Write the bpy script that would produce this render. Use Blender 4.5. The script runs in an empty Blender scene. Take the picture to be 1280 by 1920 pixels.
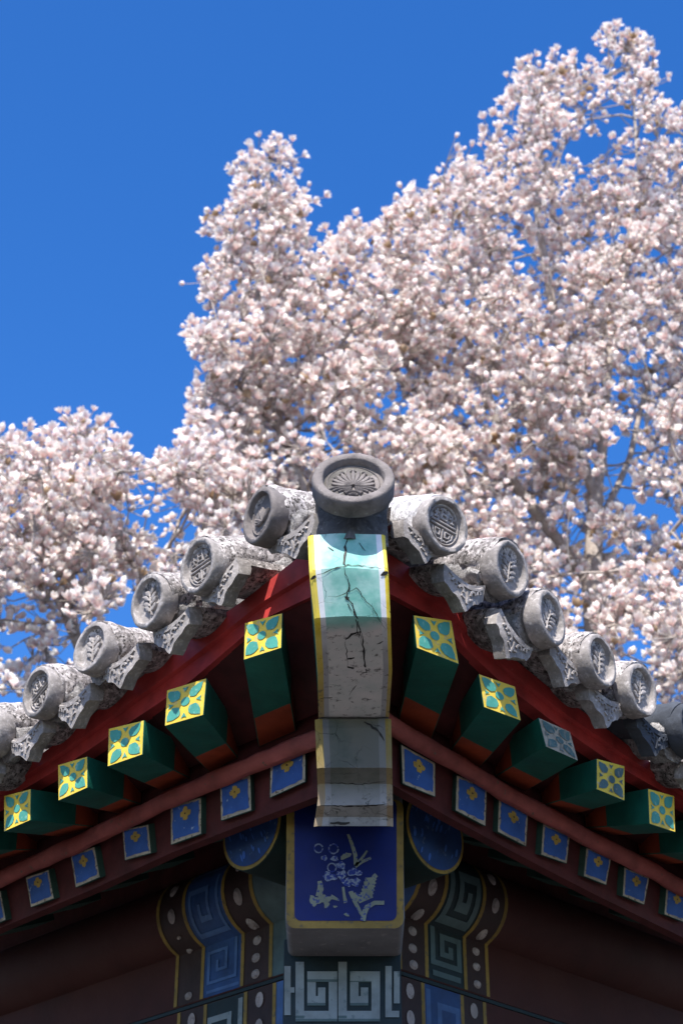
import bpy, bmesh, math, random
import numpy as np
from mathutils import Vector, Matrix, noise as mnoise
random.seed(7); RNG = np.random.default_rng(7)
S = bpy.context.scene; COL = S.collection

# ------------------------------------------------------------------ camera, sky, sun, exposure
FPX = 3325.0; PITCH = math.radians(32); CZ = 1.6
cam = bpy.data.cameras.new('camera'); camo = bpy.data.objects.new('camera', cam); COL.objects.link(camo)
camo.location = (0, 0, CZ); camo.rotation_euler = (math.radians(90) + PITCH, 0, 0)
cam.sensor_fit = 'VERTICAL'; cam.sensor_height = 36; cam.lens = FPX / 1920 * 36
cam.clip_start = .05; cam.clip_end = 2000
cam.dof.use_dof = True; cam.dof.focus_distance = 4.25; cam.dof.aperture_fstop = 6.3
S.camera = camo
SUN_EL, SUN_AZ = math.radians(52), math.radians(189)      # azimuth clockwise from +Y: behind the camera, a little to the left
w = bpy.data.worlds.new('World'); S.world = w; w.use_nodes = True
nt = w.node_tree; bg = nt.nodes['Background']
sk = nt.nodes.new('ShaderNodeTexSky'); sk.sky_type = 'NISHITA'; sk.sun_disc = False
sk.sun_elevation = SUN_EL; sk.sun_rotation = SUN_AZ; sk.ozone_density = 2.5; sk.air_density = 1.0; sk.dust_density = .9
hs = nt.nodes.new('ShaderNodeHueSaturation'); hs.inputs['Hue'].default_value = .512; hs.inputs['Saturation'].default_value = 1.38; hs.inputs['Value'].default_value = 1.0
nt.links.new(sk.outputs[0], hs.inputs['Color']); nt.links.new(hs.outputs[0], bg.inputs[0])
bg.inputs[1].default_value = .148
sl = bpy.data.lights.new('sun', 'SUN'); sl.energy = 5.0; sl.angle = math.radians(.53); sl.color = (1, .95, .87)
so = bpy.data.objects.new('sun', sl); COL.objects.link(so)
sd = Vector((math.sin(SUN_AZ) * math.cos(SUN_EL), math.cos(SUN_AZ) * math.cos(SUN_EL), math.sin(SUN_EL)))
so.rotation_euler = sd.to_track_quat('Z', 'Y').to_euler(); so.location = sd * 30
S.view_settings.view_transform = 'Standard'; S.view_settings.look = 'None'
S.view_settings.exposure = 0.8; S.view_settings.gamma = 1

# ------------------------------------------------------------------ measuring helpers
CT, ST = math.cos(PITCH), math.sin(PITCH)
XC, YC = .02, 3.42                       # plan corner of the two tile-end planes
C0 = Vector((XC, YC, 0)); SQ = math.sqrt(.5)
def N(s): return Vector((s * SQ, -SQ, 0))       # outward normal of a side (s=-1 left eave, +1 right eave)
def T(s): return Vector((s * SQ, SQ, 0))        # along the eave, away from the corner
def ray(px, py):
    a = (px - 640) / FPX; b = -(py - 960) / FPX
    return Vector((a, CT - b * ST, ST + b * CT))
def at(px, py, s, wv):                    # measured point on the vertical plane w metres outside the tile ends
    d = ray(px, py); n = N(s)
    return d * ((wv + C0.dot(n)) / d.dot(n)) + Vector((0, 0, CZ))
def aty(px, py, Y):                       # measured point on the plane y = Y
    d = ray(px, py); return d * (Y / d.y) + Vector((0, 0, CZ))
def U(P, s): return (P - C0).dot(T(s))
def pt(s, u, wv, z): return Vector((XC, YC, 0)) + T(s) * u + N(s) * wv + Vector((0, 0, z))
def interp(x, xs, ys): return float(np.interp(x, xs, ys))
def extrap(x, xs, ys):
    if x < xs[0]: return ys[0] + (x - xs[0]) * (ys[1] - ys[0]) / (xs[1] - xs[0])
    if x > xs[-1]: return ys[-1] + (x - xs[-1]) * (ys[-1] - ys[-2]) / (xs[-1] - xs[-2])
    return interp(x, xs, ys)

# ------------------------------------------------------------------ materials
def srgb(r, g, b):
    f = lambda c: (c / 255 / 12.92) if c / 255 <= .04045 else ((c / 255 + .055) / 1.055) ** 2.4
    return (f(r), f(g), f(b), 1)
def newmat(name):
    m = bpy.data.materials.new(name); m.use_nodes = True
    t = m.node_tree; return m, t, t.nodes['Principled BSDF']
def nd(t, typ, **kw):
    n = t.nodes.new(typ)
    for k, v in kw.items():
        if k in n.inputs: n.inputs[k].default_value = v
        else: setattr(n, k, v)
    return n
def coords(t):
    tc = nd(t, 'ShaderNodeTexCoord'); oi = nd(t, 'ShaderNodeObjectInfo')
    mu = nd(t, 'ShaderNodeMath', operation='MULTIPLY'); mu.inputs[1].default_value = 37.0
    t.links.new(oi.outputs['Random'], mu.inputs[0])
    ad = nd(t, 'ShaderNodeVectorMath', operation='ADD')
    t.links.new(tc.outputs['Object'], ad.inputs[0]); t.links.new(mu.outputs[0], ad.inputs[1])
    return ad.outputs[0]
def noise_fac(t, vec, scale, lo, hi, detail=6, rough=.6):
    n = nd(t, 'ShaderNodeTexNoise', Scale=scale, Detail=detail, Roughness=rough); t.links.new(vec, n.inputs['Vector'])
    r = nd(t, 'ShaderNodeMapRange'); r.inputs[1].default_value = lo; r.inputs[2].default_value = hi
    t.links.new(n.outputs[0], r.inputs[0]); return r.outputs[0], n.outputs[0]
def mix(t, fac, a, b):
    m = nd(t, 'ShaderNodeMix', data_type='RGBA')
    if isinstance(fac, float): m.inputs[0].default_value = fac
    else: t.links.new(fac, m.inputs[0])
    for i, c in ((6, a), (7, b)):
        if isinstance(c, tuple): m.inputs[i].default_value = c
        else: t.links.new(c, m.inputs[i])
    return m.outputs[2]
def bump(t, bsdf, h, strength, dist=.01):
    b = nd(t, 'ShaderNodeBump', Strength=strength, Distance=dist); t.links.new(h, b.inputs['Height'])
    t.links.new(b.outputs[0], bsdf.inputs['Normal'])
def paint(name, col, var=.25, chip=None, chip_at=(.62, .66), chip_scale=45, dirt=(.03, .025, .02, 1), dirt_amt=.35, rough=.6, scale=14, bumps=.25):
    m, t, b = newmat(name); v = coords(t)
    f, raw = noise_fac(t, v, scale, .3, .7)
    dark = tuple(c * (1 - var) for c in col[:3]) + (1,); lite = tuple(min(1, c * (1 + var)) for c in col[:3]) + (1,)
    c = mix(t, f, dark, lite)
    f2, _ = noise_fac(t, v, 5, .5, .8)
    mu = nd(t, 'ShaderNodeMath', operation='MULTIPLY'); mu.inputs[1].default_value = dirt_amt; t.links.new(f2, mu.inputs[0])
    c = mix(t, mu.outputs[0], c, dirt)
    if chip:
        f3, _ = noise_fac(t, v, chip_scale, chip_at[0], chip_at[1], 4, .55); c = mix(t, f3, c, chip)
    t.links.new(c, b.inputs['Base Color']); b.inputs['Roughness'].default_value = rough
    b.inputs['Specular IOR Level'].default_value = .3
    f4, h = noise_fac(t, v, 60, .3, .7); bump(t, b, h, bumps, .004)
    return m
def stone(name, base, light, dark, lichen=(.5, .62), specks=(.6, .68), sc=1.0, b_s=.6):
    m, t, b = newmat(name); v = coords(t)
    f, raw = noise_fac(t, v, 18 * sc, .3, .72, 8, .65); c = mix(t, f, tuple(x * .62 for x in base[:3]) + (1,), base)
    f2, _ = noise_fac(t, v, 60 * sc, lichen[0], lichen[1], 8, .7); c = mix(t, f2, c, light)
    f3, _ = noise_fac(t, v, 95 * sc, specks[0], specks[1], 6, .7); c = mix(t, f3, c, dark)
    f5, _ = noise_fac(t, v, 13 * sc, .50, .68, 8, .7)
    mu = nd(t, 'ShaderNodeMath', operation='MULTIPLY'); mu.inputs[1].default_value = .85; t.links.new(f5, mu.inputs[0])
    c = mix(t, mu.outputs[0], c, dark)
    t.links.new(c, b.inputs['Base Color']); b.inputs['Roughness'].default_value = .9; b.inputs['Specular IOR Level'].default_value = .2
    n = nd(t, 'ShaderNodeTexNoise', Scale=70 * sc, Detail=8, Roughness=.7); t.links.new(v, n.inputs['Vector'])
    bump(t, b, n.outputs[0], b_s, .012); return m
M = {}
M['tile'] = stone('weathered_tile', (.37, .335, .325, 1), (.66, .61, .60, 1), (.055, .05, .047, 1), (.47, .57), (.52, .60))
M['tile_pale'] = stone('pale_tile', (.50, .48, .49, 1), (.74, .72, .72, 1), (.10, .095, .095, 1), (.42, .56), (.62, .67))  # paler stone for the first barrel right of the corner
M['tile_face'] = stone('tile_face', (.36, .33, .32, 1), (.50, .465, .455, 1), (.13, .12, .115, 1), (.52, .66), (.60, .72), 1.2, .3)
M['tile_shaded'] = stone('shaded_tile', (.075, .085, .105, 1), (.13, .14, .16, 1), (.03, .033, .04, 1), (.6, .75), (.62, .7), 1, .25)  # shade over the right-edge tiles, put into a dark blue-grey colour
M['tile_hip'] = stone('hip_tile', (.235, .21, .205, 1), (.36, .34, .33, 1), (.09, .08, .08, 1), (.60, .74), (.62, .74), 1.2, .35)
M['tile_corner'] = stone('shaded_corner_tile', (.15, .14, .132, 1), (.24, .225, .215, 1), (.05, .045, .04, 1), (.55, .68), (.62, .72), 1.2, .5)  # shade below the hip disc, put into a darker stone colour
M['mortar'] = stone('lime_mortar', (.46, .44, .44, 1), (.62, .6, .6, 1), (.05, .05, .05, 1), (.5, .62), (.58, .64), 1.4, 1.0)
M['red'] = paint('oxblood_paint', (.43, .043, .040, 1), .42, (.30, .14, .11, 1), (.70, .78), 60, dirt_amt=.3, rough=.55, scale=9)
M['red_soffit'] = paint('soffit_red', (.07, .012, .012, 1), .35, dirt_amt=.5, rough=.7)  # red kept dark: the shade between the rafters is in the colour
M['strip'] = paint('strip_red', (.27, .070, .060, 1), .3, (.12, .08, .06, 1), (.64, .7), 60, rough=.75)
M['orange'] = paint('orange_red_paint', (.27, .045, .016, 1), .25, rough=.6)
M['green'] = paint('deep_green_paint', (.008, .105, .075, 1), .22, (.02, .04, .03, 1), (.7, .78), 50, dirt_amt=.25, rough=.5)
M['green_shaded'] = paint('shaded_green_paint', (.010, .026, .022, 1), .3, rough=.8)  # purlin green with the shade under the eave put into the colour
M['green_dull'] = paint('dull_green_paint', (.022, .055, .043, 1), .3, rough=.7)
M['yellow'] = paint('yellow_paint', (.74, .52, .06, 1), .16, (.55, .42, .16, 1), (.57, .68), 55, dirt_amt=.28)
M['yellow_worn'] = paint('worn_yellow_paint', (.62, .45, .045, 1), .25, (.45, .38, .2, 1), (.58, .66), 60)
M['teal'] = paint('teal_paint', (.065, .29, .235, 1), .2, (.20, .40, .33, 1), (.58, .70), 55, dirt_amt=.28)
M['teal_old'] = paint('old_teal_paint', (.06, .115, .115, 1), .3, (.16, .17, .15, 1), (.55, .65), 60)
M['grey_old'] = paint('faded_cream_paint', (.30, .27, .21, 1), .25, (.16, .15, .12, 1), (.55, .65), 60)
M['blue'] = paint('blue_paint', (.035, .10, .33, 1), .25, (.28, .36, .5, 1), (.66, .70), 55, dirt_amt=.3)
M['blue_shaded'] = paint('shaded_blue_paint', (.012, .04, .13, 1), .3, (.08, .12, .2, 1), (.62, .68), 40)  # purlin-end blue darkened for eave shade, as are the wall and fret paints
M['blue_deep'] = paint('deep_blue_paint', (.001, .010, .105, 1), .15, dirt_amt=.35)
M['cream'] = paint('cream_border', (.40, .34, .26, 1), .3, (.12, .09, .07, 1), (.56, .64), 80)
M['gold'] = paint('gold_paint', (.22, .145, .03, 1), .3, (.12, .09, .04, 1), (.58, .66), 70)
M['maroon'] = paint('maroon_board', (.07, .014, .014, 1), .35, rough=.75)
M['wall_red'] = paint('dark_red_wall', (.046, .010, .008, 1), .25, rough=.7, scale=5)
M['ink'] = paint('dark_ground', (.030, .014, .013, 1), .3)
M['fret_blue'] = paint('fret_blue', (.018, .055, .16, 1), .3, dirt_amt=.4)
M['fret_light'] = paint('fret_light_blue', (.05, .11, .25, 1), .25)
M['fret_grey'] = paint('fret_grey', (.19, .23, .24, 1), .25, (.10, .14, .15, 1), (.6, .7), 50)
M['fret_mid'] = paint('fret_mid_teal', (.065, .105, .11, 1), .25)
M['fret_dark'] = paint('fret_dark_teal', (.008, .02, .024, 1), .3)
M['gold_flower'] = paint('gold_flower_paint', (.40, .27, .06, 1), .3, (.16, .12, .06, 1), (.6, .7), 90)
M['pearl'] = paint('pearl_paint', (.30, .26, .245, 1), .3, (.2, .16, .15, 1), (.56, .64), 90)
M['cap'] = paint('grey_cap', (.14, .136, .14, 1), .15, (.22, .2, .2, 1), (.6, .72), 40, dirt_amt=.3)
M['crack'] = paint('crack', (.012, .012, .012, 1), .2)
M['flower_paint'] = paint('faded_flower_paint', (.20, .22, .17, 1), .3, (.03, .05, .2, 1), (.54, .6), 130)
M['flower_pale'] = paint('pale_flower_paint', (.20, .24, .32, 1), .3, (.02, .04, .22, 1), (.48, .54), 150)
def beam_paint(name, tint):              # cracked paint; the centre field wears from turquoise to grey along the beam
    m, t, b = newmat(name); v = coords(t)
    tc = nd(t, 'ShaderNodeTexCoord'); sp = nd(t, 'ShaderNodeSeparateXYZ'); t.links.new(tc.outputs['Object'], sp.inputs[0])
    f, raw = noise_fac(t, v, 16, .32, .68, 6, .62)
    c = mix(t, f, tint[0], tint[1])
    f6, _ = noise_fac(t, v, 9, .42, .58, 5, .6); c = mix(t, f6, c, tint[2])
    wob = nd(t, 'ShaderNodeMath', operation='MULTIPLY_ADD'); wob.inputs[1].default_value = .10 * (1 if tint[5] > 0 else .6)
    t.links.new(raw, wob.inputs[0])
    if tint[5] > 0: t.links.new(sp.outputs[2], wob.inputs[2])
    else:
        ng = nd(t, 'ShaderNodeMath', operation='MULTIPLY'); ng.inputs[1].default_value = -1; t.links.new(sp.outputs[1], ng.inputs[0]); t.links.new(ng.outputs[0], wob.inputs[2])
    mr = nd(t, 'ShaderNodeMapRange'); mr.inputs[1].default_value = tint[5]; mr.inputs[2].default_value = tint[6]
    t.links.new(wob.outputs[0], mr.inputs[0])
    g = mix(t, f, tint[3], tint[4]); f7, _ = noise_fac(t, v, 55, .56, .66, 6, .7); g = mix(t, f7, g, (.09, .085, .08, 1))
    c = mix(t, mr.outputs[0], g, c)
    nz = nd(t, 'ShaderNodeTexNoise', Scale=12, Detail=5); t.links.new(v, nz.inputs['Vector'])
    vm = mix(t, .10, v, nz.outputs[1])
    vo = nd(t, 'ShaderNodeTexVoronoi', feature='DISTANCE_TO_EDGE', Scale=15); t.links.new(vm, vo.inputs['Vector'])
    cr = nd(t, 'ShaderNodeMapRange'); cr.inputs[1].default_value = .003; cr.inputs[2].default_value = .012
    t.links.new(vo.outputs[0], cr.inputs[0])
    gate, _ = noise_fac(t, v, 7, .36, .50, 3); mx = nd(t, 'ShaderNodeMath', operation='MAXIMUM')
    t.links.new(cr.outputs[0], mx.inputs[0]); t.links.new(gate, mx.inputs[1])
    c = mix(t, mx.outputs[0], tuple(x * .45 for x in tint[0][:3]) + (1,), c)
    t.links.new(c, b.inputs['Base Color']); b.inputs['Roughness'].default_value = .65; b.inputs['Specular IOR Level'].default_value = .25
    ad = nd(t, 'ShaderNodeMath', operation='MULTIPLY_ADD'); ad.inputs[1].default_value = .35
    t.links.new(raw, ad.inputs[0]); t.links.new(mx.outputs[0], ad.inputs[2]); bump(t, b, ad.outputs[0], .5, .004)
    return m
GREYS = ((.62, .58, .56, 1), (.47, .49, .47, 1))
M['beam_teal'] = beam_paint('cracked_turquoise', ((.12, .36, .31, 1), (.27, .53, .48, 1), (.40, .60, .57, 1)) + GREYS + (-3.485, -3.435))
M['beam_white'] = beam_paint('cracked_white_stripe', ((.55, .58, .64, 1), (.70, .72, .76, 1), (.76, .78, .80, 1), (.30, .30, .31, 1), (.36, .36, .37, 1), -3.56, -3.44))
M['beam_yellow'] = beam_paint('cracked_yellow_stripe', ((.58, .42, .02, 1), (.72, .55, .03, 1), (.75, .60, .10, 1), (.36, .26, .06, 1), (.33, .27, .16, 1), -3.78, -3.44))
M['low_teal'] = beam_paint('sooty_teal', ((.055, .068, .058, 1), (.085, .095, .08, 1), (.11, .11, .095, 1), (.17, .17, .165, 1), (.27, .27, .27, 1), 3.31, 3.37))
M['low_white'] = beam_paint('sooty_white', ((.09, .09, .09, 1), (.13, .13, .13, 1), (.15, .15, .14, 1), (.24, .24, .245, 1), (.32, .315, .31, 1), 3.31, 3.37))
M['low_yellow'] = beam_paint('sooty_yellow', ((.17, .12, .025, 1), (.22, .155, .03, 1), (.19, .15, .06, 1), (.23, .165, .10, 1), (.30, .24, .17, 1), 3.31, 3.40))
def bark_mat():
    m, t, b = newmat('magnolia_bark'); v = coords(t)
    f, raw = noise_fac(t, v, 30, .3, .7); c = mix(t, f, (.24, .20, .175, 1), (.46, .40, .36, 1))
    t.links.new(c, b.inputs['Base Color']); b.inputs['Roughness'].default_value = .9; bump(t, b, raw, .5); return m
M['bark'] = bark_mat()
def petal_mat():
    m, t, b = newmat('magnolia_petal'); at_ = nd(t, 'ShaderNodeVertexColor', layer_name='Col')
    t.links.new(at_.outputs[0], b.inputs['Base Color']); b.inputs['Roughness'].default_value = .5; b.inputs['Specular IOR Level'].default_value = .25
    tr = nd(t, 'ShaderNodeBsdfTranslucent'); t.links.new(at_.outputs[0], tr.inputs[0])
    ms = nd(t, 'ShaderNodeMixShader'); ms.inputs[0].default_value = .36
    t.links.new(b.outputs[0], ms.inputs[1]); t.links.new(tr.outputs[0], ms.inputs[2])
    t.links.new(ms.outputs[0], t.nodes['Material Output'].inputs[0]); return m
M['petal'] = petal_mat()
M['paving'] = stone('grey_paving', (.085, .08, .075, 1), (.11, .105, .10, 1), (.05, .045, .04, 1), sc=.15)

# ------------------------------------------------------------------ mesh helpers
class MB:
    def __init__(s): s.v = []; s.f = []; s.m = []; s.mats = []
    def mi(s, k):
        if k not in s.mats: s.mats.append(k)
        return s.mats.index(k)
    def add(s, vs, fs, k):
        o = len(s.v); s.v += [Vector(p) for p in vs]; i = s.mi(k)
        for f in fs: s.f.append([o + j for j in f]); s.m.append(i)
    def poly(s, vs, k): s.add(vs, [list(range(len(vs)))], k)
    def grid(s, rows, k, closed=False):
        nr, nc = len(rows), len(rows[0]); fs = []
        for i in range(nr - 1):
            for j in range(nc if closed else nc - 1):
                a, b = i * nc + j, i * nc + (j + 1) % nc
                fs.append((a, b, b + nc, a + nc))
        s.add([p for r in rows for p in r], fs, k)
    def hexa(s, A, B, k):                # two quads, front A and back B
        s.add(list(A) + list(B), [(3, 2, 1, 0), (4, 5, 6, 7), (0, 1, 5, 4), (1, 2, 6, 5), (2, 3, 7, 6), (3, 0, 4, 7)], k)
    def build(s, name, parent=None, label=None, angle=40, bevel=0, world=True):
        me = bpy.data.meshes.new(name); me.from_pydata([tuple(p) for p in s.v], [], s.f)
        for k in s.mats: me.materials.append(M[k])
        me.polygons.foreach_set('material_index', s.m)
        bm = bmesh.new(); bm.from_mesh(me); bmesh.ops.remove_doubles(bm, verts=bm.verts, dist=2e-5)
        bmesh.ops.recalc_face_normals(bm, faces=bm.faces)
        if bevel:
            ed = [e for e in bm.edges if len(e.link_faces) == 2 and e.calc_face_angle(0) > .6]
            bmesh.ops.bevel(bm, geom=ed, offset=bevel, segments=2, affect='EDGES', profile=.6)
        bm.to_mesh(me); bm.free()
        me.polygons.foreach_set('use_smooth', [True] * len(me.polygons)); me.set_sharp_from_angle(angle=math.radians(angle))
        o = bpy.data.objects.new(name, me); COL.objects.link(o)
        if parent: o.parent = parent
        if label: o['label'] = label
        return o
def hn(p, sc, amp):                       # 3-D noise push
    return Vector(mnoise.noise_vector(Vector(p) * sc)) * amp

pav = bpy.data.objects.new('pavilion', None); COL.objects.link(pav); pav.location = (0, 0, 0)
pav['label'] = 'traditional pavilion corner with grey roof tiles, painted rafters and cracked turquoise corner beam'
pav['category'] = 'pavilion'

# ------------------------------------------------------------------ ground
g = MB(); R_ = 600
g.grid([[Vector((x, y, 0)) for x in np.linspace(-R_, R_, 9)] for y in np.linspace(-R_, R_, 9)], 'paving')
go = g.build('ground'); go['kind'] = 'structure'; go['label'] = 'grey paved ground around the pavilion'; go['category'] = 'ground'

# ------------------------------------------------------------------ eave tiles
TL = [(485, 966), (371, 1060), (277, 1127), (170, 1213), (70, 1297)]
TR = [(836, 983), (958, 1066), (1033, 1158), (1127, 1238), (1203, 1293)]
TILES = {}
for s, l in ((-1, TL), (1, TR)):
    a = [(U(at(x, y, s, 0), s), at(x, y, s, 0).z) for x, y in l]
    for _ in range(6 if s < 0 else 6):
        a.append((a[-1][0] + .212, a[-1][1] - max(.004, .043 - .008 * _)))
    TILES[s] = a
def tz(s, u): return extrap(u, [a[0] for a in TILES[s]], [a[1] for a in TILES[s]])
def frame(s, u, slope=22, jit=0):
    ty = -N(s) * math.cos(math.radians(slope)) + Vector((0, 0, math.sin(math.radians(slope))))
    dz = (tz(s, u + .12) - tz(s, u - .12)) / .24
    ex = (T(s) + Vector((0, 0, max(-.5, dz)))).normalized() * s
    ez = ex.cross(ty).normalized(); ex = ty.cross(ez).normalized()
    m = Matrix((ex, ty, ez)).transposed()
    if jit:
        rr = random.Random(int(u * 999) + s)
        m = m @ Matrix.Rotation(rr.uniform(-jit, jit), 3, 'X') @ Matrix.Rotation(rr.uniform(-jit, jit), 3, 'Z') @ Matrix.Rotation(rr.uniform(-.2, .2), 3, 'Y')
    return m
def place(o, m3, p):
    m = m3.to_4x4(); m.translation = p; o.matrix_local = m
def relief_bar(mb, pts, wd, y0, h, R, k):          # raised moulding along a 2-D path on the disc
    P = [Vector((p[0] * R, p[1] * R)) for p in pts]; rows = []
    for i, p in enumerate(P):
        d = (P[min(i + 1, len(P) - 1)] - P[max(i - 1, 0)]).normalized(); n = Vector((-d.y, d.x))
        sc = wd[i] if isinstance(wd, list) else wd
        rows.append([Vector((p.x + n.x * sc * q, y0 - hh, p.y + n.y * sc * q)) for q, hh in ((-1, -.001), (-.7, h * .8), (0, h), (.7, h * .8), (1, -.001))])
    mb.grid(rows, k); mb.poly(rows[0], k); mb.poly(rows[-1][::-1], k)
def arc(cx, cy, r, a0, a1, n=9, ry=None):
    ry = ry or r
    return [(cx + r * math.cos(math.radians(a0 + (a1 - a0) * i / n)), cy + ry * math.sin(math.radians(a0 + (a1 - a0) * i / n))) for i in range(n + 1)]
def shou(mb, R, y0, k):
    b = .0034; h = .0062
    L = lambda *p: relief_bar(mb, list(p), b, y0, h, R, k)
    relief_bar(mb, arc(0, 0, .93, 0, 360, 40), .0022, y0, h, R, k)
    L((-.78, .10), (.78, .10)); L((-.8, -.10), (.8, -.10))
    for x, y1 in ((-.5, .66), (-.17, .82), (.17, .82), (.5, .66)): L((x, .26), (x, y1))
    L((-.66, .48), (-.34, .48)); L((-.17, .52), (.17, .52)); L((.34, .48), (.66, .48)); L((-.32, .72), (0, .72)); L((-.17, .28), (.17, .28))
    L((-.62, .28), (-.40, .28)); L((.40, .28), (.62, .28))
    for q in (-1, 1):
        L((q * .66, -.26), (q * .6, -.52), (q * .3, -.78)); L((q * .18, -.28), (q * .18, -.58)); L((q * .18, -.3), (q * .48, -.3), (q * .42, -.54), (q * .2, -.58))
    L((0, -.2), (0, -.84)); L((-.24, -.76), (.24, -.76))
def leaf(mb, R, y0, k, seed):
    rr = random.Random(seed); h = .0085
    relief_bar(mb, [(rr.uniform(-.06, .06), -.72), (rr.uniform(-.05, .05), -.2), (0, .3), (rr.uniform(-.1, .1), .62)], [.002, .0026, .0026, .0015], y0, h, R, k)
    for i, yy in enumerate((-.5, -.2, .1, .36)):
        for q in (-1, 1):
            ln = (.42, .5, .46, .34)[i] * rr.uniform(.85, 1.15); up = .28 + rr.uniform(-.1, .1)
            pts = [(q * (.08 + ln * t_), yy + up * t_ + .06 * math.sin(t_ * 3)) for t_ in (0, .25, .55, .85, 1)]
            relief_bar(mb, pts, [.0015, .0066, .0082, .005, .001], y0, h * rr.uniform(.8, 1.1), R, k)
def orchid(mb, R, y0, k, seed):
    rr = random.Random(seed); h = .008
    for i in range(9):
        a = 20 + 17.5 * i + rr.uniform(-8, 8); ln = rr.uniform(.55, .8); bend = rr.uniform(-.35, .35)
        pts = [(math.cos(math.radians(a)) * ln * t_ + bend * t_ * t_ * .4, -.35 + math.sin(math.radians(a)) * ln * t_) for t_ in (.05, .3, .6, .85, 1)]
        relief_bar(mb, pts, [.0015, .004, .0048, .003, .0008], y0, h, R, k)
    for i in range(4): relief_bar(mb, arc(-.45 + .3 * i, -.58, .17, 200, 340, 5), .003, y0, h * .7, R, k)
    relief_bar(mb, arc(0, 0, .9, 130, 260, 12), .002, y0, h * .6, R, k)
def palmette(mb, R, y0, k):
    h = .008
    for i in range(-5, 6):
        a = i * 16; q = 1 if i >= 0 else -1
        sx = math.sin(math.radians(a)); cy = math.cos(math.radians(a))
        pts = [(sx * .82 * t_ ** 1.1 + q * .10 * math.sin(t_ * math.pi) * abs(sx), -.22 + cy * .98 * t_ * (1 - .12 * abs(sx))) for t_ in (.06, .25, .45, .65, .82, .95)]
        relief_bar(mb, pts, [.002, .0034, .0045, .0055, .005, .002], y0, h, R, k)
        if i % 2 == 0 and abs(i) < 5:
            relief_bar(mb, arc(sx * .72, -.2 + cy * .82, .10, a * -1 + 20, a * -1 + 160, 5), .002, y0, h * .8, R, k)
    for q in (-1, 1):
        for j in range(4):
            relief_bar(mb, arc(q * (.18 + .06 * j), -.62, .16 + .15 * j, 25 if q > 0 else 155, 120 if q > 0 else 60, 9, .12 + .09 * j), .0028, y0, h * .8, R, k)
    relief_bar(mb, arc(0, -.72, .3, 20, 160, 8, .2), .003, y0, h, R, k); relief_bar(mb, arc(0, -.8, .16, 20, 160, 6, .14), .003, y0, h, R, k)
    relief_bar(mb, arc(0, 0, .95, 0, 360, 44), .0016, y0, h * .5, R, k)
def disc_mesh(R, kind, k, seed, recess=.012, rim=.80, thick=.032):
    mb = MB(); n = 56; off = Vector((seed * 1.7, 0, seed * .9))
    prof = [(.0, thick), (.93 * R, thick), (R, thick - .006), (R * 1.01, .004), (R * .985, -.003), (R * .95, -.0055), (R * (rim + .03), -.005), (R * rim, -.002), (R * (rim - .03), recess - .002), (R * (rim - .08), recess), (R * .35, recess - .0006), (.0, recess - .001)]
    rows = []
    for r, y in prof:
        row = []
        for i in range(n):
            a = 2 * math.pi * i / n; p = Vector((r * math.cos(a), y, r * math.sin(a)))
            amp = .0014 if r > R * (rim - .1) else .0008
            row.append(p + hn(p + off, 22, amp) + hn(p + off, 60, amp * .7))
        rows.append(row)
    c0, c1 = rows[0][0].copy(), rows[-1][0].copy(); rows[0] = [c0] * n; rows[-1] = [c1] * n
    mb.grid(rows[1:-1], k, True)
    for row, c in ((rows[1], c0), (rows[-2], c1)):
        mb.add(row + [c], [(i, (i + 1) % n, n) for i in range(n)], k)
    Rr = R * (rim - .08)
    {'shou': lambda: shou(mb, Rr, recess, k), 'leaf': lambda: leaf(mb, Rr, recess, k, seed), 'orchid': lambda: orchid(mb, Rr, recess, k, seed), 'palmette': lambda: palmette(mb, Rr, recess, k)}[kind]()
    return mb
def barrel_mesh(R, L, k, seed):
    mb = MB(); rows = []; off = Vector((seed * 3.1, seed * .37, 0)); n = 44
    for y in np.linspace(.022, L, int(L / .012)):
        y = float(y); row = []
        for i in range(n):
            a = math.radians(-48 + 276 * i / (n - 1)); p = Vector((R * math.cos(a), y, R * math.sin(a)))
            edge = max(0, -p.z / R + .1)
            swell = 1 + .10 * math.exp(-((y - .05) / .05) ** 2)
            p = Vector((p.x * swell, p.y, p.z * swell))
            p += hn(p + off, 11, .007) + hn(p + off, 42, .003 + .006 * edge) + hn(p + off, 110, .0014)
            row.append(p)
        rows.append(row)
    mb.grid(rows, k); mb.poly(rows[0], k); mb.poly(rows[-1], k)
    return mb
def mortar_mesh(R, L, seed):             # ragged bed of lime mortar under the cover tile
    mb = MB(); rows = []; off = Vector((seed * 2.3, seed * .7, 1.3)); n = 24
    for y in np.linspace(.036, L, int(L / .014)):
        y = float(y); row = []; low = -R * (1.12 + .6 * (mnoise.noise(Vector((y * 16, seed * 5.1, 0))) + .3))
        for i in range(n):
            a = 2 * math.pi * i / n; x, z = R * (.88 + .55 * max(0, -math.sin(a)) ** 1.5 * 1.2) * math.cos(a) * (1 if math.sin(a) > 0 else 1), (low * -math.sin(a) if math.sin(a) < 0 else R * .3 * math.sin(a))
            if math.sin(a) < 0: z = low * -math.sin(a)
            p = Vector((x, y, z)); p += hn(p + off, 26, .012) + hn(p + off, 75, .006); row.append(p)
        rows.append(row)
    mb.grid(rows, 'mortar', True); mb.poly(rows[0], 'mortar'); mb.poly(rows[-1], 'mortar'); return mb
KIND = {-1: ['orchid', 'shou', 'leaf', 'leaf', 'shou', 'leaf', 'shou', 'leaf', 'shou', 'leaf', 'shou'], 1: ['shou', 'leaf', 'leaf', 'leaf', 'leaf', 'shou', 'leaf', 'shou', 'leaf', 'shou', 'leaf']}
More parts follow.
